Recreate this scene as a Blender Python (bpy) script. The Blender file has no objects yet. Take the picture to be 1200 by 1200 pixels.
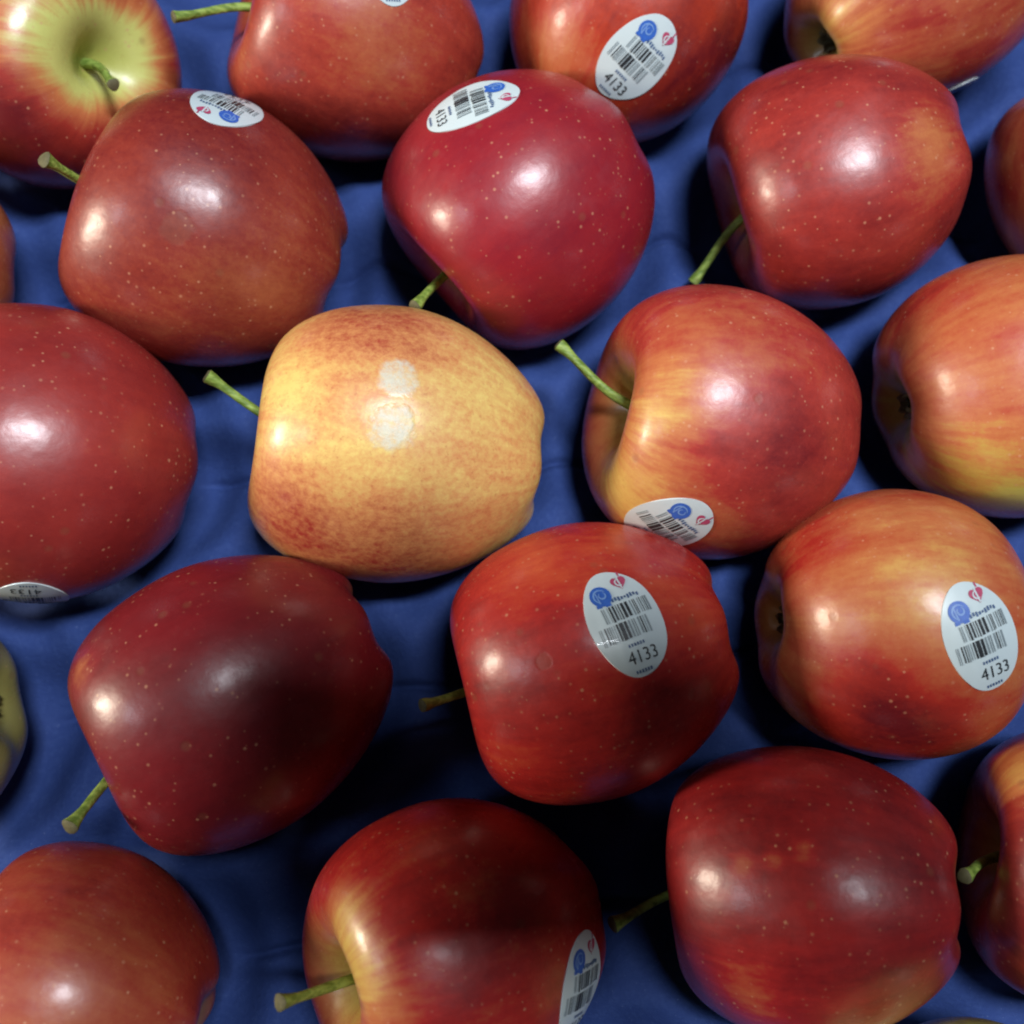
import bpy, bmesh, math, random
import numpy as np
from mathutils import Vector, Matrix, Quaternion
from mathutils.bvhtree import BVHTree

scene = bpy.context.scene
COL = scene.collection

# ------------------------------------------------------------------ camera
TILT = math.radians(14.0)
cam_data = bpy.data.cameras.new("camera")
cam_data.sensor_width = 36.0
cam_data.angle = math.radians(50.0)
cam_data.clip_start = 0.005
cam_data.clip_end = 20.0
cam_data.dof.use_dof = True
cam_data.dof.focus_distance = 0.262
cam_data.dof.aperture_fstop = 10.0
cam = bpy.data.objects.new("camera", cam_data)
COL.objects.link(cam)
fwd = Vector((0, math.sin(TILT), -math.cos(TILT)))
cam.location = Vector((0, 0, 0.04)) - 0.285 * fwd
cam.rotation_euler = (TILT, 0, 0)
scene.camera = cam

# ------------------------------------------------------------------ light (indoors: ceiling lamp, warm lamp, weak second lamp)
world = bpy.data.worlds.new("World")
scene.world = world
world.use_nodes = True
bg = world.node_tree.nodes["Background"]
bg.inputs["Color"].default_value = (0.62, 0.74, 1.0, 1)
bg.inputs["Strength"].default_value = 0.012

def area_lamp(name, loc, target, sx, sy, power, color):
    d = bpy.data.lights.new(name, 'AREA')
    d.shape = 'RECTANGLE'
    d.size, d.size_y, d.energy, d.color = sx, sy, power, color
    o = bpy.data.objects.new(name, d)
    COL.objects.link(o)
    o.location = loc
    dirv = Vector(target) - Vector(loc)
    z = -dirv.normalized()
    x = (Vector((1, 0, 0)) if abs(z.x) < .8 else Vector((0, 1, 0)))
    x = (x - z*x.dot(z)).normalized()
    o.rotation_euler = Matrix((x, z.cross(x), z)).transposed().to_euler()
    return o

area_lamp("ceiling_lamp", (0.46, 0.14, 2.0), (0, 0, 0.04), 0.60, 0.32, 54.0, (0.88, 0.93, 1.0))
area_lamp("warm_side_lamp", (-1.12, -0.10, 0.46), (0, 0, 0.05), 0.11, 0.26, 12.0, (1.0, 0.86, 0.68))
area_lamp("cool_side_lamp", (-1.15, -0.30, 1.15), (0, 0, 0.05), 0.22, 0.26, 3.0, (0.80, 0.88, 1.0))

scene.cycles.filter_width = 2.0
scene.cycles.max_bounces = 4
scene.cycles.diffuse_bounces = 2
scene.cycles.glossy_bounces = 2
scene.view_settings.view_transform = 'Standard'
scene.view_settings.look = 'None'
scene.view_settings.exposure = 0.0
scene.view_settings.gamma = 1.0
scene.view_settings.use_curve_mapping = False

# ------------------------------------------------------------------ the apples: place, size, form and skin of each
APPLES = [
    dict(id='A', loc=(-0.1331, 0.1333, 0.04), rot=(0.8325, 0.2948, 0.4231, 0.2028), R=0.03515, L=0.86, taper=0.1, lobe=0.02, seed=1, blush=0.66, mottle=0.12, streak=0.14, cavity=0.4, lent=1.0, c0=(0.5647, 0.5776, 0.162), patches=[(-0.01443, 0.00964, 0.02612, 0.0243, -0.6), (0.00946, 0.00287, 0.02365, 0.0186, -0.45), (-0.01308, -0.00444, 0.02512, 0.02, -0.25), (-0.01838, -0.02395, 0.01908, 0.0257, 0.3), (-0.02962, -0.0039, 0.02059, 0.0171, 0.3)], stem=(-0.00757, -0.00477, 0.0363)),
    dict(id='B', loc=(-0.0457, 0.141, 0.04), rot=(0.0539, -0.5162, 0.0191, 0.8546), R=0.03477, L=1.0566, taper=0.1, lobe=0.02, seed=2, blush=0.74, mottle=0.26, streak=0.08, cavity=0.3, lent=1.0, c2=(0.3515, 0.0395, 0.0232), patches=[(-0.02833, 0.0203, 0.00092, 0.0245, -0.2), (-0.01203, 0.03196, -0.00082, 0.0327, 0.12)], stem=(0.00011, 0.01406, 0.04933), sticker=((-0.03606, -0.00236, 0.00429), (-0.9963, -0.0815, 0.0256), (0.0853, -0.9336, 0.3479))),
    dict(id='C', loc=(0.0321, 0.147, 0.04), rot=(0.7319, -0.325, 0.5012, 0.3278), R=0.03343, L=0.98, taper=0.1, lobe=0.02, seed=3, blush=0.74, mottle=0.18, streak=0.12, cavity=0.35, lent=1.0, c2=(0.402, 0.0343, 0.0116), patches=[(-0.01937, 0.00191, -0.02706, 0.0219, -0.18), (-0.00321, -0.03262, -0.00361, 0.0274, 0.25)], sticker=((-0.02148, -0.01884, -0.01475), (-0.7069, -0.5604, -0.4315), (-0.268, -0.3524, 0.8967))),
    dict(id='D', loc=(0.1174, 0.1579, 0.04), rot=(0.5841, -0.6517, 0.2663, -0.4039), R=0.03193, L=1.2, taper=0.08, lobe=0.02, seed=4, blush=0.64, mottle=0.14, streak=0.16, cavity=0.35, lent=1.0, patches=[(0.0034, -0.01121, -0.03561, 0.0176, -0.45), (0.02244, -0.00929, -0.02412, 0.0263, -0.06)], sticker=((0.02439, 0.01918, -0.0064), (0.8243, 0.5432, -0.1595), (0.4913, -0.5465, 0.6782))),
    dict(id='E', loc=(-0.0836, 0.0787, 0.04), rot=(0.8176, -0.1129, -0.5627, -0.047), R=0.03775, L=1.0048, taper=0.14, lobe=0.022, seed=5, blush=0.74, mottle=0.34, streak=0.08, cavity=0.35, lent=1.0, c1=(0.3712, 0.0976, 0.0369), c2=(0.2462, 0.0296, 0.0176), patches=[(0.02454, -0.01883, -0.02068, 0.0328, -0.14), (0.03717, 0.00614, 0.00533, 0.0328, 0.14), (0.01193, -0.03516, 0.01143, 0.0202, -0.05)], stem=(0.0179, -0.00712, 0.04196), sticker=((0.03071, 0.02052, 0.00518), (0.8219, 0.5672, 0.0526), (0.5462, -0.8109, 0.21)), marks=[(0.0325, -0.02021, 0.00578, 0.00403)]),
    dict(id='F', loc=(0.0028, 0.0872, 0.04), rot=(0.6639, 0.3682, -0.6385, 0.1266), R=0.03657, L=0.98, taper=0.1, lobe=0.022, seed=6, blush=0.86, mottle=0.16, streak=0.12, cavity=0.35, lent=1.0, c2=(0.314, 0.013, 0.0194), c3=(0.2159, 0.008, 0.0194), patches=[(0.0232, -0.02477, 0.01797, 0.0247, -0.1)], stem=(0.01653, -0.00242, 0.04284), sticker=((0.02258, 0.02752, -0.0009), (0.6612, 0.7458, -0.0813), (0.2714, -0.3388, -0.9009))),
    dict(id='G', loc=(0.0905, 0.0951, 0.04), rot=(0.6031, -0.1244, -0.7414, 0.2669), R=0.03468, L=1.0108, taper=0.1, lobe=0.025, seed=7, blush=0.8, mottle=0.2, streak=0.08, cavity=0.35, lent=1.0, c2=(0.3419, 0.0296, 0.0212), patches=[(0.0158, -0.02365, -0.01896, 0.0169, -0.32), (0.00429, -0.03258, -0.01142, 0.0104, -0.1)], stem=(-0.01498, -0.00551, 0.04434)),
    dict(id='H', loc=(0.1706, 0.0961, 0.04), rot=(0.8528, -0.4048, -0.3007, -0.1359), R=0.03306, L=1.0426, taper=0.1, lobe=0.02, seed=8, blush=0.6, mottle=0.16, streak=0.2, cavity=0.35, lent=1.0, patches=[]),
    dict(id='I', loc=(-0.1211, 0.015, 0.04), rot=(0.1885, 0.4939, -0.0982, -0.8431), R=0.03851, L=0.9707, taper=0.14, lobe=0.02, seed=9, blush=0.82, mottle=0.18, streak=0.06, cavity=0.35, lent=1.0, c2=(0.314, 0.0273, 0.0212), c3=(0.1946, 0.0144, 0.016), patches=[(-0.03168, 0.0063, -0.01795, 0.0195, -0.08)], sticker=((0.01455, 0.03605, 0.00204), (0.2711, 0.9619, 0.0368), (0.9426, -0.2575, -0.2125))),
    dict(id='W', loc=(-0.1728, 0.0707, 0.04), rot=(0.8816, -0.0451, -0.4419, 0.1599), R=0.03682, L=0.9138, taper=0.1, lobe=0.02, seed=10, blush=0.55, mottle=0.1, streak=0.1, cavity=0.35, lent=1.0, patches=[]),
    dict(id='J', loc=(-0.0304, 0.0179, 0.04), rot=(0.1225, 0.6293, -0.16, -0.7506), R=0.03609, L=1.113, taper=0.15, lobe=0.022, seed=11, blush=0.19, mottle=0.6, streak=0.2, cavity=0.5, lent=0.25, c0=(0.7454, 0.5395, 0.162), c1=(0.6172, 0.2542, 0.0887), c2=(0.3515, 0.0343, 0.0232), patches=[(-0.0029, 0.02946, 0.02575, 0.0193, 0.42), (-0.03612, -0.00596, 0.00905, 0.0249, 0.3), (0.00337, 0.03422, -0.00269, 0.0272, 0.36), (-0.02808, 0.01057, 0.02775, 0.0113, -0.2), (-0.025, 0.00849, -0.02516, 0.0204, -0.03)], stem=(-0.01119, -0.00561, 0.04944), marks=[(-0.0354, 0.00949, 0.00229, 0.00498), (-0.03022, 0.0202, 0.00241, 0.00544)]),
    dict(id='K', loc=(0.0546, 0.0239, 0.04), rot=(0.46, -0.4998, -0.3072, 0.6665), R=0.03527, L=1.0206, taper=0.1, lobe=0.025, seed=12, blush=0.72, mottle=0.2, streak=0.12, cavity=0.5, lent=1.0, c2=(0.3613, 0.0319, 0.0232), patches=[(-0.0251, 0.00164, 0.02992, 0.0219, -0.62), (-0.01653, -0.02014, 0.02818, 0.015, -0.5), (-0.00212, -0.03234, 0.01962, 0.0208, -0.16), (-0.0297, -0.01715, -0.00398, 0.0254, 0.2), (-0.03511, -0.00115, 0.00601, 0.0138, -0.25)], stem=(0.01526, -0.0039, 0.04481), sticker=((-0.03266, 0.00539, 0.01851), (-0.9332, 0.1483, 0.3273), (-0.2719, -0.887, -0.3731))),
    dict(id='L', loc=(0.1314, 0.034, 0.04), rot=(0.1743, 0.639, 0.277, 0.6961), R=0.03448, L=0.9487, taper=0.06, lobe=0.02, seed=13, blush=0.47, mottle=0.22, streak=0.2, cavity=0.35, lent=1.0, c0=(0.5149, 0.4564, 0.0802), c2=(0.3813, 0.0343, 0.0212), patches=[(-0.00582, 0.02928, -0.01633, 0.0226, -0.3), (-0.01257, 0.03034, -0.00922, 0.0113, -0.5), (0.02334, -0.01058, -0.0221, 0.0176, 0.25)]),
    dict(id='M', loc=(-0.0682, -0.0471, 0.04), rot=(0.6011, -0.0851, -0.6573, 0.4465), R=0.03382, L=1.1708, taper=0.14, lobe=0.02, seed=14, blush=0.88, mottle=0.14, streak=0.1, cavity=0.35, lent=1.0, c2=(0.2307, 0.0103, 0.0152), c3=(0.15, 0.007, 0.0116), patches=[(0.02719, -0.00178, 0.02815, 0.0089, -0.3)], stem=(0.00413, -0.02082, 0.04375)),
    dict(id='N', loc=(0.0199, -0.0377, 0.04), rot=(0.5111, -0.3233, -0.674, 0.4243), R=0.0347, L=1.0594, taper=0.12, lobe=0.02, seed=15, blush=0.72, mottle=0.16, streak=0.16, cavity=0.35, lent=1.0, c1=(0.5776, 0.0976, 0.0319), c2=(0.4125, 0.0194, 0.016), patches=[(0.03, -0.01604, 0.00356, 0.0173, -0.14), (0.01517, -0.02118, -0.02282, 0.0173, -0.08), (0.01049, -0.03091, 0.01699, 0.0195, 0.08)], stem=(0.00447, -0.01502, 0.04158), sticker=((0.01643, -0.02845, -0.01038), (0.506, -0.797, -0.3299), (0.8621, 0.479, 0.1653)), marks=[(0.0132, -0.03188, 0.0097, 0.00195)]),
    dict(id='O', loc=(0.0953, -0.0292, 0.04), rot=(0.6602, -0.2133, 0.6837, -0.2261), R=0.03408, L=0.9637, taper=0.06, lobe=0.02, seed=16, blush=0.48, mottle=0.2, streak=0.18, cavity=0.35, lent=1.0, c2=(0.3813, 0.0232, 0.0144), patches=[(-0.03, -0.01604, -0.00108, 0.0252, -0.16), (0.00107, -0.03276, -0.008, 0.0264, 0.46), (-0.01986, 0.00395, -0.0263, 0.0184, 0.2)], sticker=((-0.02218, -0.02529, 0.0089), (-0.6543, -0.7414, 0.1488), (-0.7268, 0.5622, -0.3945))),
    dict(id='T', loc=(-0.1535, -0.0538, 0.04), rot=(0.097, -0.653, -0.2218, 0.7176), R=0.0338, L=0.86, taper=0.08, lobe=0.02, seed=17, blush=0.05, mottle=0.12, streak=0.1, cavity=0.35, lent=1.0, c0=(0.2705, 0.2307, 0.0723), c1=(0.305, 0.1559, 0.0545), patches=[]),
    dict(id='P', loc=(-0.1016, -0.1163, 0.04), rot=(0.7341, -0.0741, -0.6564, -0.1573), R=0.03279, L=0.949, taper=0.12, lobe=0.025, seed=18, blush=0.7, mottle=0.24, streak=0.12, cavity=0.35, lent=1.0, c1=(0.402, 0.1022, 0.0382), c2=(0.305, 0.0319, 0.0194), patches=[(0.0308, 0.00613, -0.00753, 0.0278, -0.3)]),
    dict(id='Q', loc=(-0.013, -0.1047, 0.04), rot=(0.8219, 0.2748, -0.4394, -0.2363), R=0.03234, L=1.1211, taper=0.12, lobe=0.025, seed=19, blush=0.72, mottle=0.18, streak=0.12, cavity=0.6, lent=1.0, c2=(0.3763, 0.016, 0.0144), patches=[(0.0, 0.02007, 0.03043, 0.0098, -0.5), (0.00967, 0.01675, 0.03041, 0.0098, -0.5), (0.01646, 0.011, 0.03019, 0.0108, -0.3)], stem=(0.00558, 0.00928, 0.04611), sticker=((0.02673, 0.00532, -0.01741), (0.8567, 0.2716, -0.4385), (-0.4071, 0.878, -0.2515))),
    dict(id='R', loc=(0.0707, -0.0924, 0.04), rot=(0.3247, 0.6607, -0.4618, -0.4948), R=0.0326, L=1.0952, taper=0.1, lobe=0.02, seed=20, blush=0.82, mottle=0.16, streak=0.13, cavity=0.35, lent=1.0, c2=(0.3419, 0.016, 0.016), patches=[(0.00989, 0.02915, 0.01277, 0.0134, -0.24), (-0.01645, 0.02646, 0.01179, 0.0045, -0.3), (-0.01856, 0.0259, 0.00549, 0.0036, -0.22), (-0.02013, 0.02452, -0.0009, 0.004, -0.22), (-0.00571, 0.02872, -0.01306, 0.0058, -0.1)], stem=(0.00302, 0.01821, 0.04399)),
    dict(id='S', loc=(0.1397, -0.0875, 0.04), rot=(0.6496, -0.2965, -0.6735, 0.1913), R=0.03364, L=0.9157, taper=0.1, lobe=0.02, seed=21, blush=0.82, mottle=0.1, streak=0.2, cavity=0.35, lent=1.0, patches=[(0.0265, 0.00437, 0.0226, 0.0145, -0.5), (0.00149, -0.02272, 0.02632, 0.0096, 0.2)], stem=(0.00843, -0.01515, 0.03478)),
    dict(id='U', loc=(0.1087, -0.1532, 0.04), rot=(0.8239, -0.3509, -0.3368, 0.291), R=0.0304, L=1.0721, taper=0.1, lobe=0.02, seed=22, blush=0.05, mottle=0.12, streak=0.1, cavity=0.35, lent=1.0, c0=(0.402, 0.3763, 0.1144), patches=[]),
]
LABELS = {
    'A': 'yellow-green and red apple with bent stem facing up, in the top left corner',
    'B': 'red apple with long stem pointing left, in the back row beside the yellow-green apple',
    'C': 'orange-red apple in the back row with an upright 4133 sticker facing the camera',
    'D': 'orange-red apple in the top right corner showing its green dried blossom end',
    'E': 'brownish red apple with scuff marks and a sticker upside down on its upper edge',
    'F': 'glossy crimson apple tilted stem-down with a sticker lying sideways near its top',
    'G': 'red apple without sticker, thin stem hanging lower left, orange patch on its right end',
    'H': 'dark orange-red apple cut off by the right edge below the top right corner apple',
    'I': 'large dusky red apple at left edge with a curling sticker underneath',
    'W': 'sliver of orange-brown apple at left edge beside the brownish red apple',
    'J': 'pale cream-yellow apple mottled red with two whitish scuffs on top',
    'K': 'red and yellow apple with green stem and a bent sticker low on its front',
    'L': 'salmon-orange apple at right edge with blossom end in shadow and yellow underside',
    'M': 'dark crimson apple without sticker, half in shadow, stem pointing to lower left',
    'N': 'bright red apple in the middle with an upright 4133 sticker on top',
    'O': 'orange apple with red underside and a 4133 sticker near the right edge',
    'P': 'dull brownish red apple without sticker in the bottom left corner',
    'Q': 'red apple at bottom centre with yellow streaks around its stem and a shaded sticker',
    'R': 'dark red apple without sticker at bottom right, with pale streaks along its side',
    'S': 'shaded red and yellow apple cut off by the right edge, stem facing the camera',
    'T': 'yellow-green apple cut off by the left edge beside the dark crimson apple',
    'U': 'top of a greenish apple just showing at the bottom edge, right corner',
}

PROFILE = np.array([(0,.50),(.07,.53),(.16,.64),(.27,.765),(.40,.845),(.54,.865),(.69,.815),(.83,.68),(.94,.46),(.995,.17),(.985,-.13),(.915,-.41),(.80,-.63),(.66,-.79),(.51,-.885),(.37,-.91),(.25,-.87),(.15,-.79),(.06,-.735),(0,-.72)])

def smooth_profile(P, n):
    Q = np.vstack([P[0], P, P[-1]])
    Q[0] = [-P[1, 0], P[1, 1]]
    Q[-1] = [-P[-2, 0], P[-2, 1]]
    seg = len(P) - 1
    out = []
    for k in range(n):
        t = k / (n - 1) * seg
        i = min(int(t), seg - 1)
        u = t - i
        a, b, c, d = Q[i:i + 4]
        out.append(.5 * ((2*b) + (-a + c)*u + (2*a - 5*b + 4*c - d)*u*u + (-a + 3*b - 3*c + d)*u**3))
    return np.array(out)

def apple_grid(R, L, taper, lobe, seed, NT=72, NP=112):
    rng = np.random.RandomState(seed)
    p = smooth_profile(PROFILE, NT + 1)
    ph = np.arange(NP) / NP * 2 * math.pi
    ph0 = rng.rand()*6.28; a2 = rng.uniform(-.03, .03); p2 = rng.rand()*6.28; p3 = rng.rand()*6.28
    lob = [rng.uniform(.6, 1.25) for _ in range(5)]
    rho = p[:, 0][:, None]; z = p[:, 1][:, None]
    c5 = np.cos(5*ph + ph0)[None, :]
    w = np.array([lob[int(((5*f + ph0)/6.2832 + .5) % 5)] for f in ph])[None, :]*(c5*.5 + .5)*2 - 1
    tz = np.clip(-z, 0, 1)
    r = rho * (1 - taper*tz**1.5)
    r = r * (1 + lobe*w*(.25 + .75*np.clip(.3 - z, 0, 1)))
    r = r * (1 + a2*np.cos(2*ph + p2)[None, :] + .018*np.cos(3*ph + p3)[None, :]*(z + .3))
    endw = np.exp(-((rho - .42)/.26)**2)
    zz = z - (z < 0)*endw*lobe*1.3*(w*.5 + .5) + (z > 0)*endw*lobe*.9*np.cos(3*ph + p2)[None, :]*.6
    sk = rng.uniform(-.05, .05, 2)
    zz = zz + (sk[0]*np.cos(ph)[None, :] + sk[1]*np.sin(ph)[None, :])*r*(z + .2)
    return np.stack([r*np.cos(ph)[None, :], r*np.sin(ph)[None, :], zz*L], -1) * R

# ------------------------------------------------------------------ node helpers
class Nodes:
    def __init__(self, name):
        self.mat = bpy.data.materials.new(name)
        self.mat.use_nodes = True
        self.t = self.mat.node_tree
        self.t.nodes.clear()
        self.out = self.t.nodes.new('ShaderNodeOutputMaterial')
    def new(self, kind, **props):
        n = self.t.nodes.new(kind)
        for k, v in props.items():
            setattr(n, k, v)
        return n
    def put(self, sock, v):
        if hasattr(v, 'is_output'):
            self.t.links.new(v, sock)
        elif isinstance(v, tuple) and len(v) == 3 and sock.type == 'RGBA':
            sock.default_value = (*v, 1)
        else:
            sock.default_value = v
    def math(self, op, a, b=0.0, c=0.0, clamp=False):
        n = self.new('ShaderNodeMath', operation=op, use_clamp=clamp)
        self.put(n.inputs[0], a); self.put(n.inputs[1], b)
        if op in ('MULTIPLY_ADD',): self.put(n.inputs[2], c)
        return n.outputs[0]
    def vmath(self, op, a, b=(0, 0, 0)):
        n = self.new('ShaderNodeVectorMath', operation=op)
        self.put(n.inputs[0], a); self.put(n.inputs[1], b)
        return n.outputs['Value'] if op in ('LENGTH', 'DISTANCE') else n.outputs[0]
    def remap(self, v, a, b, c=0.0, d=1.0, smooth=True):
        n = self.new('ShaderNodeMapRange', interpolation_type='SMOOTHSTEP' if smooth else 'LINEAR')
        self.put(n.inputs[0], v)
        for i, x in enumerate((a, b, c, d)): self.put(n.inputs[i + 1], x)
        return n.outputs[0]
    def mix(self, f, a, b):
        n = self.new('ShaderNodeMix', data_type='RGBA')
        self.put(n.inputs[0], f); self.put(n.inputs[6], a); self.put(n.inputs[7], b)
        return n.outputs[2]
    def noise(self, vec, scale, detail=2.0, rough=.5):
        n = self.new('ShaderNodeTexNoise')
        self.put(n.inputs['Vector'], vec)
        n.inputs['Scale'].default_value = scale
        n.inputs['Detail'].default_value = detail
        n.inputs['Roughness'].default_value = rough
        return n.outputs['Fac']
    def object_coords(self):
        return self.new('ShaderNodeTexCoord').outputs['Object']

YELLOW, ORANGE, RED, DEEP = (.66, .46, .115), (.50, .165, .055), (.31, .026, .018), (.130, .006, .010)

def skin_material(a):
    m = Nodes('apple_skin_' + a['id'].lower())
    P = m.object_coords()
    off = m.vmath('ADD', P, (a['seed']*1.37, a['seed']*.71, a['seed']*2.13))
    sep = m.new('ShaderNodeSeparateXYZ'); m.put(sep.inputs[0], P)
    x, y, z = sep.outputs
    rho = m.math('SQRT', m.math('ADD', m.math('MULTIPLY', x, x), m.math('MULTIPLY', y, y)))
    rs = m.math('MAXIMUM', rho, .0008)
    comb = m.new('ShaderNodeCombineXYZ')
    m.put(comb.inputs[0], m.math('DIVIDE', x, rs)); m.put(comb.inputs[1], m.math('DIVIDE', y, rs))
    m.put(comb.inputs[2], m.math('MULTIPLY', z, 9.0))
    svec = m.vmath('ADD', comb.outputs[0], (a['seed']*.9, a['seed']*3.1, a['seed']*.4))
    streak_w = m.noise(svec, 3.2, 2.0, .55)
    streak_f = m.noise(svec, 11.0, 3.0, .6)
    cloud = m.noise(off, 55.0, 3.0, .55)
    gvec = m.vmath('MULTIPLY', svec, (1.0, 1.0, 1.6))
    grain = m.math('ADD', m.math('MULTIPLY', m.noise(off, 560.0, 4.0, .75), .72), m.math('MULTIPLY', m.noise(gvec, 26.0, 4.0, .72), .28))
    b = m.math('ADD', a['blush'], m.math('MULTIPLY', m.math('SUBTRACT', cloud, .5), .42))
    b = m.math('ADD', b, m.math('MULTIPLY', m.math('SUBTRACT', streak_w, .5), a['streak']*2.0))
    b = m.math('ADD', b, m.math('MULTIPLY', m.math('SUBTRACT', streak_f, .5), a['streak']*1.3 + .10))
    b = m.math('ADD', b, m.math('MULTIPLY', m.math('SUBTRACT', grain, .5), a['mottle']*1.6))
    for px, py, pz, rad, amt in a['patches']:
        d = m.vmath('DISTANCE', P, (px, py, pz))
        d = m.math('ADD', d, m.math('MULTIPLY', m.math('SUBTRACT', streak_f, .5), rad*.4))
        b = m.math('ADD', b, m.remap(d, rad*1.15, rad*.05, 0.0, amt))
    # the stem hollow keeps the ground colour of the fruit
    hollow = m.math('MULTIPLY', m.remap(rho, a['R']*.62, a['R']*.12), m.remap(z, 0.0, .002))
    hollow = m.math('MULTIPLY', hollow, m.math('ADD', .55, m.math('MULTIPLY', streak_f, .9)))
    b = m.math('SUBTRACT', b, m.math('MULTIPLY', hollow, a['cavity']))
    eye = m.remap(rho, a['R']*.45, a['R']*.10)
    eye = m.math('MULTIPLY', eye, m.remap(z, 0.0, -.002))
    b = m.math('SUBTRACT', b, m.math('MULTIPLY', eye, .45))
    ramp = m.new('ShaderNodeValToRGB')
    el = ramp.color_ramp.elements
    el[0].position, el[0].color = 0.0, (*a.get('c0', YELLOW), 1)
    el[1].position, el[1].color = 1.0, (*a.get('c3', DEEP), 1)
    e = el.new(.36); e.color = (*a.get('c1', ORANGE), 1)
    e = el.new(.70); e.color = (*a.get('c2', RED), 1)
    m.put(ramp.inputs[0], b)
    col = ramp.outputs[0]
    green = m.math('MULTIPLY', m.remap(rho, a['R']*.34, a['R']*.06), m.remap(z, -.001, .001))
    col = m.mix(m.math('MULTIPLY', green, .75), col, (.28, .30, .045))
    col = m.mix(m.math('MULTIPLY', eye, .7), col, (.20, .19, .05))
    # lenticels
    vor = m.new('ShaderNodeTexVoronoi', feature='F1')
    stretch = m.vmath('MULTIPLY', off, (1.0, 1.0, 1.0))
    m.put(vor.inputs['Vector'], stretch)
    vor.inputs['Scale'].default_value = 450.0
    pick = m.new('ShaderNodeSeparateColor'); m.put(pick.inputs[0], vor.outputs['Color'])
    size = m.math('MULTIPLY_ADD', pick.outputs[0], .14, .07)
    dot = m.remap(m.math('DIVIDE', vor.outputs['Distance'], size), 1.35, .30)
    dens = m.remap(m.noise(off, 40.0, 1.0), .32, .52, .35, 1.0)
    dot = m.math('MULTIPLY', dot, m.math('MULTIPLY', m.math('MULTIPLY', dens, m.math('MULTIPLY_ADD', pick.outputs[1], .6, .5)), .58*a['lent']))
    col = m.mix(dot, col, (.60, .30, .17))
    # fine dark flecks
    fleck = m.remap(m.noise(off, 900.0, 2.0, .6), .60, .74)
    col = m.mix(m.math('MULTIPLY', fleck, .10 + .35*a['mottle']), col, a.get('c2', RED))
    rough = m.math('MULTIPLY_ADD', m.noise(off, 160.0, 3.0, .65), .20, .30)
    # scuffs and dents of this apple
    bump_h = m.math('MULTIPLY', m.noise(off, 62.0, 3.0, .5), .55)
    bump_h = m.math('ADD', bump_h, m.math('MULTIPLY', m.noise(off, 1100.0, 2.0, .5), .022))
    pits = m.new('ShaderNodeTexVoronoi', feature='F1'); m.put(pits.inputs['Vector'], off); pits.inputs['Scale'].default_value = 95.0
    pit = m.math('MULTIPLY', m.remap(pits.outputs['Distance'], .15, .05), 0.0 if a['id'] == 'J' else .8)
    bump_h = m.math('SUBTRACT', bump_h, m.math('MULTIPLY', pit, .05))
    rub = m.remap(m.noise(off, 75.0, 3.0, .7), .56, .70)
    rough = m.math('ADD', rough, m.math('MULTIPLY', rub, .10))
    col = m.mix(m.math('MULTIPLY', pit, .35), col, (.20, .085, .040))
    for px, py, pz, rad in a.get('marks', ()):
        d = m.vmath('DISTANCE', P, (px, py, pz))
        d = m.math('ADD', d, m.math('MULTIPLY', m.math('SUBTRACT', m.noise(off, 230.0, 3.0, .6), .5), rad*1.0))
        k = m.remap(d, rad*1.15, rad*.78)
        if a['id'] == 'J':
            film = m.math('MULTIPLY', k, m.remap(m.noise(off, 500.0, 4.0, .7), .32, .64, .25, .85))
            col = m.mix(film, col, (.58, .58, .47))
            rough = m.math('ADD', rough, m.math('MULTIPLY', k, .22))
            bump_h = m.math('ADD', bump_h, m.math('MULTIPLY', m.math('MULTIPLY', k, m.noise(off, 420.0, 4.0, .7)), .22))
        else:
            bump_h = m.math('SUBTRACT', bump_h, m.math('MULTIPLY', k, .05 if a['id'] == 'N' else .04))
            col = m.mix(m.math('MULTIPLY', k, .22), col, (.22, .10, .06))
    bump = m.new('ShaderNodeBump')
    bump.inputs['Strength'].default_value = .55
    bump.inputs['Distance'].default_value = .0016
    m.put(bump.inputs['Height'], bump_h)
    s = m.new('ShaderNodeBsdfPrincipled')
    m.put(s.inputs['Base Color'], col)
    m.put(s.inputs['Roughness'], m.math('ADD', rough, .05))
    s.inputs['IOR'].default_value = 1.48
    s.inputs['Coat Weight'].default_value = .70
    m.put(s.inputs['Coat Roughness'], m.math('MULTIPLY', rough, .66))
    s.inputs['Coat IOR'].default_value = 1.42
    m.put(s.inputs['Normal'], bump.outputs[0])
    m.put(s.inputs['Coat Normal'], bump.outputs[0])
    m.t.links.new(s.outputs[0], m.out.inputs[0])
    return m.mat

def plain(name, color, rough=.5, vary=.25, scale=400.0, spec=.5, coat=0.0, bump_d=0.0):
    m = Nodes(name)
    P = m.object_coords()
    n = m.noise(P, scale, 3.0, .6)
    lo = tuple(c*(1 - vary) for c in color); hi = tuple(min(1, c*(1 + vary)) for c in color)
    s = m.new('ShaderNodeBsdfPrincipled')
    m.put(s.inputs['Base Color'], m.mix(n, lo, hi))
    s.inputs['Roughness'].default_value = rough
    s.inputs['Specular IOR Level'].default_value = spec
    s.inputs['Coat Weight'].default_value = coat
    if bump_d:
        b = m.new('ShaderNodeBump'); b.inputs['Distance'].default_value = bump_d
        m.put(b.inputs['Height'], n); m.put(s.inputs['Normal'], b.outputs[0])
    m.t.links.new(s.outputs[0], m.out.inputs[0])
    return m.mat

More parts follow.
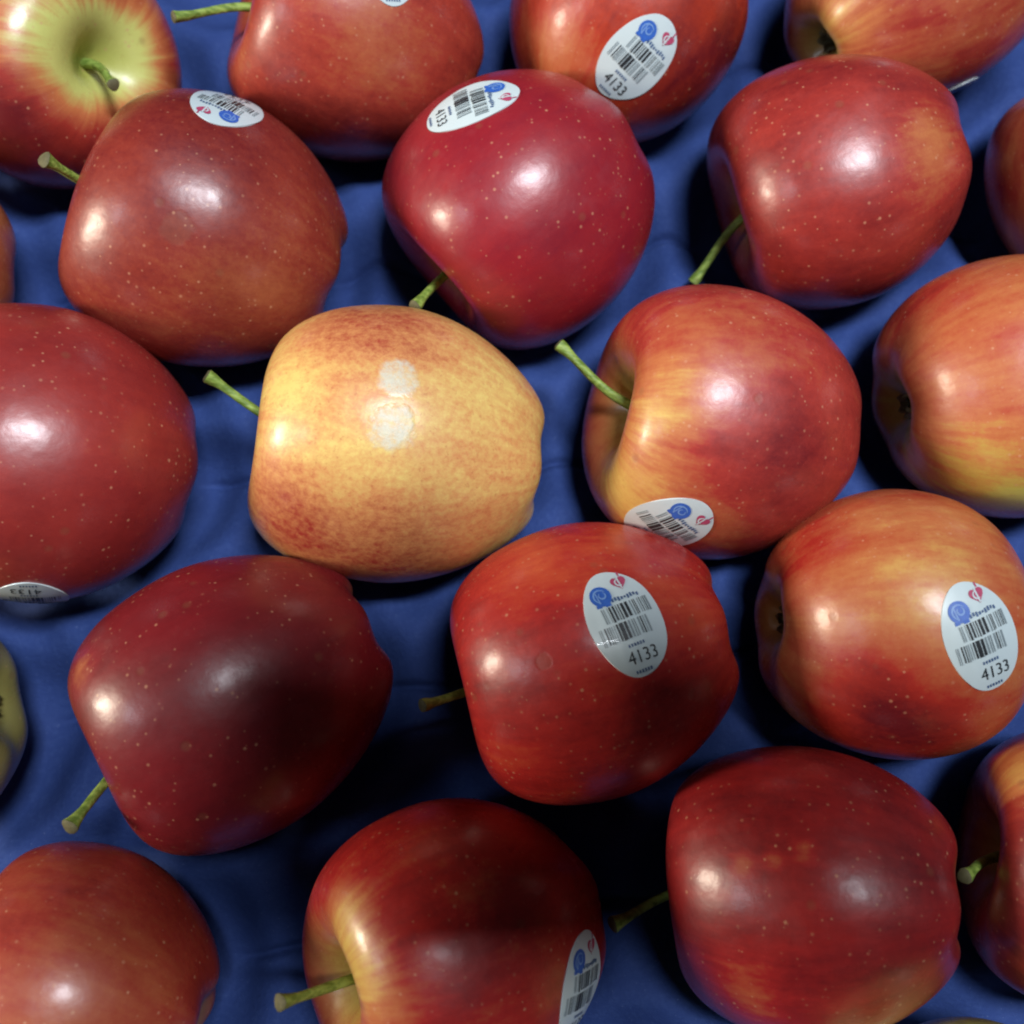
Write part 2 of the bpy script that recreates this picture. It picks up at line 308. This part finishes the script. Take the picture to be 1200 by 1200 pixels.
def tray_material():
    m = Nodes('blue_moulded_pulp')
    P = m.object_coords()
    big = m.noise(P, 26.0, 4.0, .6)
    fine = m.noise(P, 620.0, 3.0, .7)
    fib = m.noise(m.vmath('MULTIPLY', P, (1.0, 2.6, 1.0)), 900.0, 3.0, .6)
    col = m.mix(big, (.024, .049, .185), (.036, .070, .235))
    col = m.mix(m.math('MULTIPLY', m.remap(fine, .42, .72), .38), col, (.050, .092, .270))
    col = m.mix(m.math('MULTIPLY', m.remap(fib, .60, .76), .30), col, (.012, .022, .095))
    speck = m.remap(m.noise(P, 1500.0, 1.0), .72, .80)
    col = m.mix(m.math('MULTIPLY', speck, .45), col, (.16, .22, .40))
    s = m.new('ShaderNodeBsdfPrincipled')
    m.put(s.inputs['Base Color'], col)
    s.inputs['Roughness'].default_value = .72
    s.inputs['Specular IOR Level'].default_value = .12
    h = m.math('ADD', m.math('MULTIPLY', fine, .7), m.math('MULTIPLY', fib, .5))
    h = m.math('ADD', h, m.math('MULTIPLY', m.noise(P, 120.0, 3.0, .55), .5))
    b = m.new('ShaderNodeBump')
    b.inputs['Strength'].default_value = .6
    b.inputs['Distance'].default_value = .0005
    m.put(b.inputs['Height'], h); m.put(s.inputs['Normal'], b.outputs[0])
    m.t.links.new(s.outputs[0], m.out.inputs[0])
    return m.mat

def stem_material():
    m = Nodes('apple_stem')
    P = m.object_coords()
    n = m.noise(m.vmath('MULTIPLY', P, (1, 1, .3)), 700.0, 3.0, .6)
    col = m.mix(m.remap(n, .35, .68), (.12, .20, .026), (.31, .43, .085))
    col = m.mix(m.math('MULTIPLY', m.remap(m.noise(P, 260.0, 2.0), .60, .74), .35), col, (.16, .10, .035))
    s = m.new('ShaderNodeBsdfPrincipled')
    m.put(s.inputs['Base Color'], col)
    s.inputs['Roughness'].default_value = .55
    b = m.new('ShaderNodeBump'); b.inputs['Distance'].default_value = .0004
    m.put(b.inputs['Height'], n); m.put(s.inputs['Normal'], b.outputs[0])
    m.t.links.new(s.outputs[0], m.out.inputs[0])
    return m.mat

STEM_M = stem_material()
STEM_END_M = plain('cut_stem_end', (.11, .10, .045), .75, .5, 900.0)
CALYX_M = plain('dried_calyx', (.085, .090, .045), .8, .6, 900.0, bump_d=.0004)
PAPER_M = plain('sticker_film', (.55, .65, .67), .33, .03, 300.0, coat=.2)
INK_M = plain('black_ink', (.018, .022, .026), .45, .3, 1500.0)
GREY_INK_M = plain('worn_grey_ink', (.20, .25, .27), .45, .3, 1500.0)
BLUE_M = plain('blue_ink', (.030, .115, .46), .42, .25, 1500.0)
PALE_BLUE_M = plain('pale_blue_ink', (.16, .30, .60), .42, .2, 1500.0)
RED_M = plain('red_ink', (.42, .06, .13), .42, .25, 1500.0)
NAVY_M = plain('navy_ink', (.05, .10, .22), .45, .3, 1500.0)
TRAY_M = tray_material()

def mesh_object(name, verts, faces, mat, parent=None, smooth=True):
    me = bpy.data.meshes.new(name)
    me.from_pydata([tuple(map(float, v)) for v in verts], [], faces)
    me.materials.append(mat)
    if smooth:
        me.polygons.foreach_set('use_smooth', [True]*len(me.polygons))
    me.update()
    o = bpy.data.objects.new(name, me)
    COL.objects.link(o)
    if parent: o.parent = parent
    return o

# ------------------------------------------------------------------ the tray
def build_tray():
    cups = [(a['loc'][0], a['loc'][1], a['loc'][2], a['R']) for a in APPLES]
    extra = [(.2050, .1680), (.2180, .0430), (.1790, -.0200), (.2230, -.0800), (.0240, -.1640), (-.0620, -.1750),
             (.1900, -.1420), (-.1480, -.1870), (-.2140, .1240), (-.2080, .0060), (-.1860, -.1230), (-.2380, -.0600),
             (-.0920, .2020), (-.0080, .2080), (.0720, .2140), (.1580, .2220), (-.1760, .1960), (.2400, .1040)]
    cups += [(x, y, .04, .034) for x, y in extra]
    x0, x1, y0, y1, st = -.235, .235, -.20, .235, .00075
    xs = np.arange(x0, x1, st); ys = np.arange(y0, y1, st)
    X, Y = np.meshgrid(xs, ys)
    rng = np.random.RandomState(5)
    ds = []
    z = None
    best = np.full(X.shape, 9.0); second = best.copy(); third = best.copy()
    cupz = np.full(X.shape, 9.0)
    bead = np.zeros(X.shape)
    for (cx, cy, cz, R) in cups:
        ax, ay = 1.0, 1.05
        r = np.sqrt(((X - cx)/ax)**2 + ((Y - cy)/ay)**2)
        third = np.minimum(third, np.maximum(second, np.minimum(r, 9)))
        second_new = np.minimum(second, np.maximum(best, r))
        third = np.where(r < second, second, third)
        second = second_new
        best = np.minimum(best, r)
        Rc = R + .0042
        wall = np.where(r < Rc*.999, cz + .0034 - np.sqrt(np.maximum(Rc**2 - np.minimum(r, Rc*.999)**2, 0)), cz + .0034 + (r - Rc)*2.5)
        wall = np.maximum(wall, .0008)
        cupz = np.minimum(cupz, wall)
        bead = np.maximum(bead, np.exp(-((r - Rc - .0034)/.0048)**2))
    # web between the cups: high where three cups meet, lower on the saddle between two
    peak = np.clip((third - best)/.030, 0, 1)
    web = .0150 - .0075*peak**1.2 + .0080*bead
    web += .0005*np.sin(X*61 + Y*23 + .6)*np.sin(Y*47 - X*17)
    def blur(A, sig):
        n = int(3*sig); g = np.exp(-.5*(np.arange(-n, n+1)/sig)**2); g /= g.sum()
        for ax in (0, 1):
            P_ = np.pad(A, [(n, n) if i == ax else (0, 0) for i in (0, 1)], mode='edge')
            A = sum(w*np.take(P_, range(i, i + A.shape[ax]), axis=ax) for i, w in enumerate(g))
        return A
    web = blur(web, 3.2)
    crease = np.zeros(X.shape)
    # fold along the line between neighbours of one row
    for i, a in enumerate(cups):
        for b in cups[i+1:]:
            dx, dy = b[0]-a[0], b[1]-a[1]
            L = math.hypot(dx, dy)
            if L < .098 and abs(dy) < .35*abs(dx):
                mx, my = (a[0]+b[0])/2, (a[1]+b[1])/2
                ux, uy = dx/L, dy/L
                s = (X-mx)*ux + (Y-my)*uy
                t = -(X-mx)*uy + (Y-my)*ux + .0008*np.sin(s*200 + i)
                fall = np.exp(-(s/.026)**4)*np.exp(-(t/.040)**4)
                web += (.0075*np.minimum(np.sqrt(t*t + 4e-6)/.024, 1) - .0055)*fall
                crease += .0026*np.exp(-(t/.0011)**2)*np.exp(-(s/.014)**4)
    web = blur(web, 3.0) - crease
    k = .0036
    h = np.clip(.5 + .5*(web - cupz)/k, 0, 1)
    Z = web*(1-h) + cupz*h - k*h*(1-h)
    nx, ny = len(xs), len(ys)
    verts = np.stack([X, Y, Z], -1).reshape(-1, 3)
    idx = np.arange(nx*ny).reshape(ny, nx)
    quads = np.stack([idx[:-1, :-1], idx[:-1, 1:], idx[1:, 1:], idx[1:, :-1]], -1).reshape(-1, 4)
    # turned-down rim
    loop = np.concatenate([idx[0, :-1], idx[:-1, -1], idx[-1, :0:-1], idx[:0:-1, 0]])
    rim = verts[loop].copy(); rim[:, 2] = -.004
    base = len(verts); n = len(loop)
    verts = np.vstack([verts, rim])
    j = np.arange(n); jn = (j+1) % n
    rimq = np.stack([loop[jn], loop[j], base+j, base+jn], -1)
    quads = np.vstack([quads, rimq])
    me = bpy.data.meshes.new('fruit_tray')
    me.vertices.add(len(verts)); me.vertices.foreach_set('co', verts.astype(np.float32).ravel())
    me.loops.add(quads.size); me.loops.foreach_set('vertex_index', quads.astype(np.int32).ravel())
    me.polygons.add(len(quads))
    me.polygons.foreach_set('loop_start', np.arange(0, quads.size, 4, dtype=np.int32))
    me.polygons.foreach_set('use_smooth', np.ones(len(quads), dtype=bool))
    me.update(calc_edges=True); me.validate()
    me.materials.append(TRAY_M)
    o = bpy.data.objects.new('fruit_tray', me)
    COL.objects.link(o)
    o['label'] = 'blue moulded pulp tray with round cups holding the apples'
    o['category'] = 'tray'
build_tray()

# ------------------------------------------------------------------ stems, calyx, stickers
def tube(points, radii, n=12, knob=None):
    verts, faces = [], []
    pts = [Vector(p) for p in points]
    ref = Vector((.3, .9, .2))
    for i, p in enumerate(pts):
        t = (pts[min(i+1, len(pts)-1)] - pts[max(i-1, 0)]).normalized()
        u = t.cross(ref).normalized(); v = t.cross(u)
        for k in range(n):
            a = 2*math.pi*k/n
            rr = radii[i]*(1 + .10*math.sin(3*a + i*.5))
            verts.append(p + (u*math.cos(a) + v*math.sin(a))*rr)
    for i in range(len(pts)-1):
        for k in range(n):
            faces.append((i*n+k, i*n+(k+1) % n, (i+1)*n+(k+1) % n, (i+1)*n+k))
    return verts, faces

def add_stem(a, root):
    R, L = a['R'], a['L']
    rnd = random.Random(a['seed'])
    base = Vector((0, 0, .47*R*L))
    tip = Vector(a['stem']) if 'stem' in a else Vector((rnd.uniform(-.005, .005), rnd.uniform(-.005, .005), .5*R*L + .019))
    ln = (tip - base).length
    c1 = base + Vector((0, 0, ln*.45)); c2 = tip - ((tip-base)*.30 - Vector((0, 0, 1))*ln*.05)
    pts, rad = [], []
    N = 16
    for i in range(N+1):
        t = i/N
        p = base*(1-t)**3 + c1*3*t*(1-t)**2 + c2*3*t*t*(1-t) + tip*t**3
        pts.append(p)
        r = .00108 + .0004*(1-t)**3
        if t > .78: r += (.0005 + .0005*rnd.random())*((t-.78)/.22)**1.6
        rad.append(r)
    v, f = tube(pts, rad)
    s = mesh_object('stem', v, f, STEM_M, root)
    # cut end
    n = 12
    d = (pts[-1] - pts[-2]).normalized()
    ring = v[-n:]
    cv = [p + d*.00005 for p in ring] + [pts[-1] + (p - pts[-1])*.7 + d*.0005 for p in ring] + [pts[-1] + d*.0002]
    cf = [(k, (k+1) % n, n+(k+1) % n, n+k) for k in range(n)] + [(n+k, n+(k+1) % n, 2*n) for k in range(n)]
    mesh_object('stem_end', cv, cf, STEM_END_M, s)

def add_calyx(a, root):
    R, L = a['R'], a['L']
    rnd = random.Random(a['seed']+50)
    verts, faces = [], []
    zb = -.715*R*L
    for k in range(5):
        ang = 2*math.pi*k/5 + rnd.uniform(-.2, .2)
        ln = rnd.uniform(.0034, .0052)
        c, s = math.cos(ang), math.sin(ang)
        b = len(verts)
        for i in range(5):
            t = i/4
            w = .0017*(1-t)**.7 + .0002
            rr = .0008 + ln*t*(.75 if t < .6 else .70)
            zz = zb - .0006 - .0035*math.sin(t*2.2) + .0012*(t > .8)
            verts += [(c*rr - s*w, s*rr + c*w, zz), (c*rr, s*rr, zz - .0006), (c*rr + s*w, s*rr - c*w, zz)]
        for i in range(4):
            q = b + i*3
            faces += [(q, q+1, q+4, q+3), (q+1, q+2, q+5, q+4)]
    for k in range(9):
        ang = rnd.uniform(0, 6.28); rr = rnd.uniform(.0003, .0018)
        p = Vector((math.cos(ang)*rr, math.sin(ang)*rr, zb))
        q = p + Vector((rnd.uniform(-.001, .001), rnd.uniform(-.001, .001), -.0045))
        v, f = tube([p, (p+q)/2 + Vector((.0002, 0, 0)), q], [.0003, .00025, .0003], 4)
        b = len(verts); verts += [tuple(x) for x in v]; faces += [tuple(i+b for i in ff) for ff in f]
    mesh_object('calyx', verts, faces, CALYX_M, root)

def number_outline(body):
    cu = bpy.data.curves.new('number_outline', 'FONT')
    cu.body = body; cu.size = 1.0; cu.align_x = 'CENTER'; cu.align_y = 'CENTER'; cu.resolution_u = 3
    o = bpy.data.objects.new('number_outline', cu)
    COL.objects.link(o)
    bpy.context.view_layer.update()
    me = bpy.data.meshes.new_from_object(o.evaluated_get(bpy.context.evaluated_depsgraph_get()))
    v = [(p.co.x, p.co.y) for p in me.vertices]; f = [tuple(p.vertices) for p in me.polygons]
    bpy.data.objects.remove(o); bpy.data.curves.remove(cu); bpy.data.meshes.remove(me)
    return v, f
NUMBER = number_outline('4133')

def rects_2d(rects, step=.0022):
    v, f = [], []
    for x0, y0, x1, y1 in rects:
        n = max(1, int(math.ceil((y1-y0)/step)))
        for i in range(n):
            ya, yb = y0 + (y1-y0)*i/n, y0 + (y1-y0)*(i+1)/n
            b = len(v); v += [(x0, ya), (x1, ya), (x1, yb), (x0, yb)]; f.append((b, b+1, b+2, b+3))
    return v, f

def ring_arc(cx, cy, r0, r1, a0, a1, n=14):
    v, f = [], []
    for i in range(n+1):
        a = math.radians(a0 + (a1-a0)*i/n)
        w = 1.0 if r0 == 0 else .35 + .65*math.sin(math.pi*min(1, max(0, i/n)))
        rm = (r0+r1)/2; hw = (r1-r0)/2*w
        v += [(cx + math.cos(a)*(rm-hw), cy + math.sin(a)*(rm-hw)), (cx + math.cos(a)*(rm+hw), cy + math.sin(a)*(rm+hw))]
    for i in range(n): f.append((2*i, 2*i+1, 2*i+3, 2*i+2))
    return v, f

def merge(parts):
    v, f = [], []
    for pv, pf in parts:
        b = len(v); v += pv; f += [tuple(i+b for i in q) for q in pf]
    return v, f

def barcode_rects():
    rnd = random.Random(4133)
    dark, grey = [], []
    for y0, y1, xa, xb in ((.0002, .0040, -.0046, .0070), (-.0042, -.0002, -.0070, .0054)):
        x = xa
        while x < xb:
            w = rnd.choice((.00020, .00020, .00032, .00048))
            near = abs(x - (xa + xb)/2)
            if near < .0016 and rnd.random() < .5: w = rnd.choice((.0007, .0010, .0012))
            (dark if (w > .0006 or (near < .0052 and rnd.random() < .55)) else grey).append((x, y0 + rnd.uniform(0, .0003), min(x+w, xb), y1))
            x += w + rnd.choice((.00024, .00036, .00060))
    return dark, grey
BARS_DARK, BARS_GREY = barcode_rects()
GLOBE = merge([ring_arc(-.0030, .0070, 0, .0025, 0, 360, 22), rects_2d([(-.0050, .0044, -.0038, .0052), (-.0030, .0042, -.0016, .0050)])])
GLOBE_LINES = merge([ring_arc(-.0030, .0070, .0014, .0018, 30, 250, 12), ring_arc(-.0026, .0071, .0006, .0010, 120, 420, 12), rects_2d([(-.0040, .0053, -.0037, .0086)])])
def heart(cx, cy, s):
    v = [(cx, cy)]
    n = 26
    for i in range(n):
        t = 2*math.pi*i/n
        v.append((cx + s*16*math.sin(t)**3/17, cy + s*(13*math.cos(t) - 5*math.cos(2*t) - 2*math.cos(3*t) - math.cos(4*t))/17))
    return v, [(0, 1+i, 1+(i+1) % n) for i in range(n)]
FRUIT_RED = merge([heart(.0027, .0089, .0020), rects_2d([(.0033, .0104, .0037, .0115)])])
FRUIT_WHITE = merge([ring_arc(.0027, .0089, .0007, .0011, 100, 300, 8), rects_2d([(.0025, .0072, .0029, .0104)])])
SMALL_PRINT = rects_2d([(-.0012 + i*.00078, .00475 + .0002*math.sin(i*2.1), -.0012 + i*.00078 + .00050, .0056 + .0002*math.sin(i*1.3)) for i in range(9)]
                       + [(-.0020 + i*.0007, -.0060, -.0020 + i*.0007 + .00042, -.0053) for i in range(6)]
                       + [(-.0022 + i*.0007, -.01165, -.0022 + i*.0007 + .00042, -.0110) for i in range(6)])
DIGITS = ([(x*.0037 + .0006, y*.0040 - .0084) for x, y in NUMBER[0]], NUMBER[1])

def add_sticker(a, root, bvh):
    c, n, u = (Vector(q) for q in a['sticker'])
    n.normalize(); u = (u - n*u.dot(n)).normalized(); side = u.cross(n)
    hx, hy = .0087, .0126
    rnd = random.Random(a['seed']+9)
    w1, w2 = rnd.uniform(0, 6), rnd.uniform(0, 6)
    def place(x, y, lift):
        p = c + side*x + u*y
        # follow the curve of the apple: walk the tangent plane point down on the skin
        rr = math.hypot(x, y)
        hitp, hn, _, _ = bvh.ray_cast(p + n*.02, -n, .06)
        if hitp is None:
            hitp, hn, _, _ = bvh.find_nearest(p)
        e = (x/hx)**2 + (y/hy)**2
        curl = .00016*max(0, e - .55)*(1 + math.sin(3*math.atan2(y, x) + w1))
        return hitp + hn*(lift + curl)
    def conform(v2, lift): return [place(x, y, lift) for x, y in v2]
    NS, NR = 64, 12
    v2 = [(0, 0)]
    for r in range(1, NR+1):
        for k in range(NS):
            t = 2*math.pi*k/NS
            q = r/NR*(1 + (.012*math.sin(5*t + w2) if r == NR else 0))
            v2.append((hx*q*math.cos(t), hy*q*math.sin(t)))
    f = [(0, 1+k, 1+(k+1) % NS) for k in range(NS)]
    for r in range(NR-1):
        for k in range(NS):
            b = 1 + r*NS
            f.append((b+k, b+NS+k, b+NS+(k+1) % NS, b+(k+1) % NS))
    v3 = conform(v2, .00020)
    # the edge of the film, down to the skin
    b = 1 + (NR-1)*NS; e0 = len(v3)
    v3 += [v3[b+k].copy() for k in range(NS)]
    b = e0; e0 = len(v3)
    v3 += [place(hx*1.006*math.cos(2*math.pi*k/NS), hy*1.006*math.sin(2*math.pi*k/NS), -.0001) for k in range(NS)]
    f += [(b+k, e0+k, e0+(k+1) % NS, b+(k+1) % NS) for k in range(NS)]
    st = mesh_object('sticker', v3, f, PAPER_M, root)
    def ink(name, shape, mat, lift):
        return mesh_object(name, conform(shape[0], lift), shape[1], mat, st)
    ink('barcode', rects_2d(BARS_DARK), INK_M, .00034)
    ink('barcode', rects_2d(BARS_GREY), GREY_INK_M, .00033)
    ink('globe_emblem', GLOBE, BLUE_M, .00034)
    ink('globe_emblem', GLOBE_LINES, PALE_BLUE_M, .00040)
    ink('heart_emblem', FRUIT_RED, RED_M, .00034)
    ink('heart_emblem', FRUIT_WHITE, PAPER_M, .00040)
    ink('small_print', SMALL_PRINT, NAVY_M, .00034)
    ink('code_number', DIGITS, INK_M, .00036)

for a in APPLES:
    root = bpy.data.objects.new('apple', None)
    COL.objects.link(root)
    root.empty_display_size = .02
    root.location = a['loc']
    root.rotation_mode = 'QUATERNION'
    root.rotation_quaternion = Quaternion(a['rot']).normalized()
    root['label'] = LABELS[a['id']]
    root['category'] = 'apple'
    root['group'] = 'apples lying in the blue tray'
    G = apple_grid(a['R'], a['L'], a['taper'], a['lobe'], a['seed'])
    nt, npn = G.shape[:2]
    top = G[0].mean(0); bot = G[-1].mean(0)
    verts = [top] + list(G[1:-1].reshape(-1, 3)) + [bot]
    faces = []
    last = len(verts) - 1
    for k in range(npn):
        k2 = (k+1) % npn
        faces.append((0, 1+k, 1+k2))
        for i in range(nt-3):
            b = 1 + i*npn
            faces.append((b+k, b+npn+k, b+npn+k2, b+k2))
        b = 1 + (nt-3)*npn
        faces.append((b+k, last, b+k2))
    skin = mesh_object('skin', verts, faces, skin_material(a), root)
    bvh = BVHTree.FromPolygons([Vector(v) for v in verts], faces)
    add_stem(a, root)
    add_calyx(a, root)
    if 'sticker' in a:
        add_sticker(a, root, bvh)

# ------------------------------------------------------------------ the phone that takes the picture (behind the lens; it shades the front apples)
def build_phone():
    root = bpy.data.objects.new('phone', None)
    COL.objects.link(root)
    root['label'] = 'dark phone held above the front apples, shading the tray'
    root['category'] = 'phone'
    root.rotation_euler = (TILT, 0, 0)
    root.location = cam.location + Vector((.064, .027, 0)) - fwd*.009
    shell = plain('phone_shell', (.03, .03, .034), .4, .1)
    glass = plain('phone_glass', (.01, .01, .012), .15, .1)
    def slab(name, sx, sy, sz, loc, r, mat, parent):
        bm = bmesh.new()
        bmesh.ops.create_cube(bm, size=1.0, matrix=Matrix.Translation(loc) @ Matrix.Diagonal((sx, sy, sz, 1)))
        bmesh.ops.bevel(bm, geom=[e for e in bm.edges if abs((e.verts[0].co - e.verts[1].co).z) > .5*sz], offset=r, segments=6, affect='EDGES')
        me = bpy.data.meshes.new(name); bm.to_mesh(me); bm.free(); me.materials.append(mat)
        o = bpy.data.objects.new(name, me); COL.objects.link(o); o.parent = parent
        return o
    body = slab('phone_body', .172, .088, .009, (0, 0, 0), .009, shell, root)
    slab('phone_screen', .163, .075, .0008, (0, 0, .0046), .007, glass, root)
    slab('camera_bump', .014, .012, .0014, (-.064, -.027, -.0046), .005, glass, root)
build_phone()
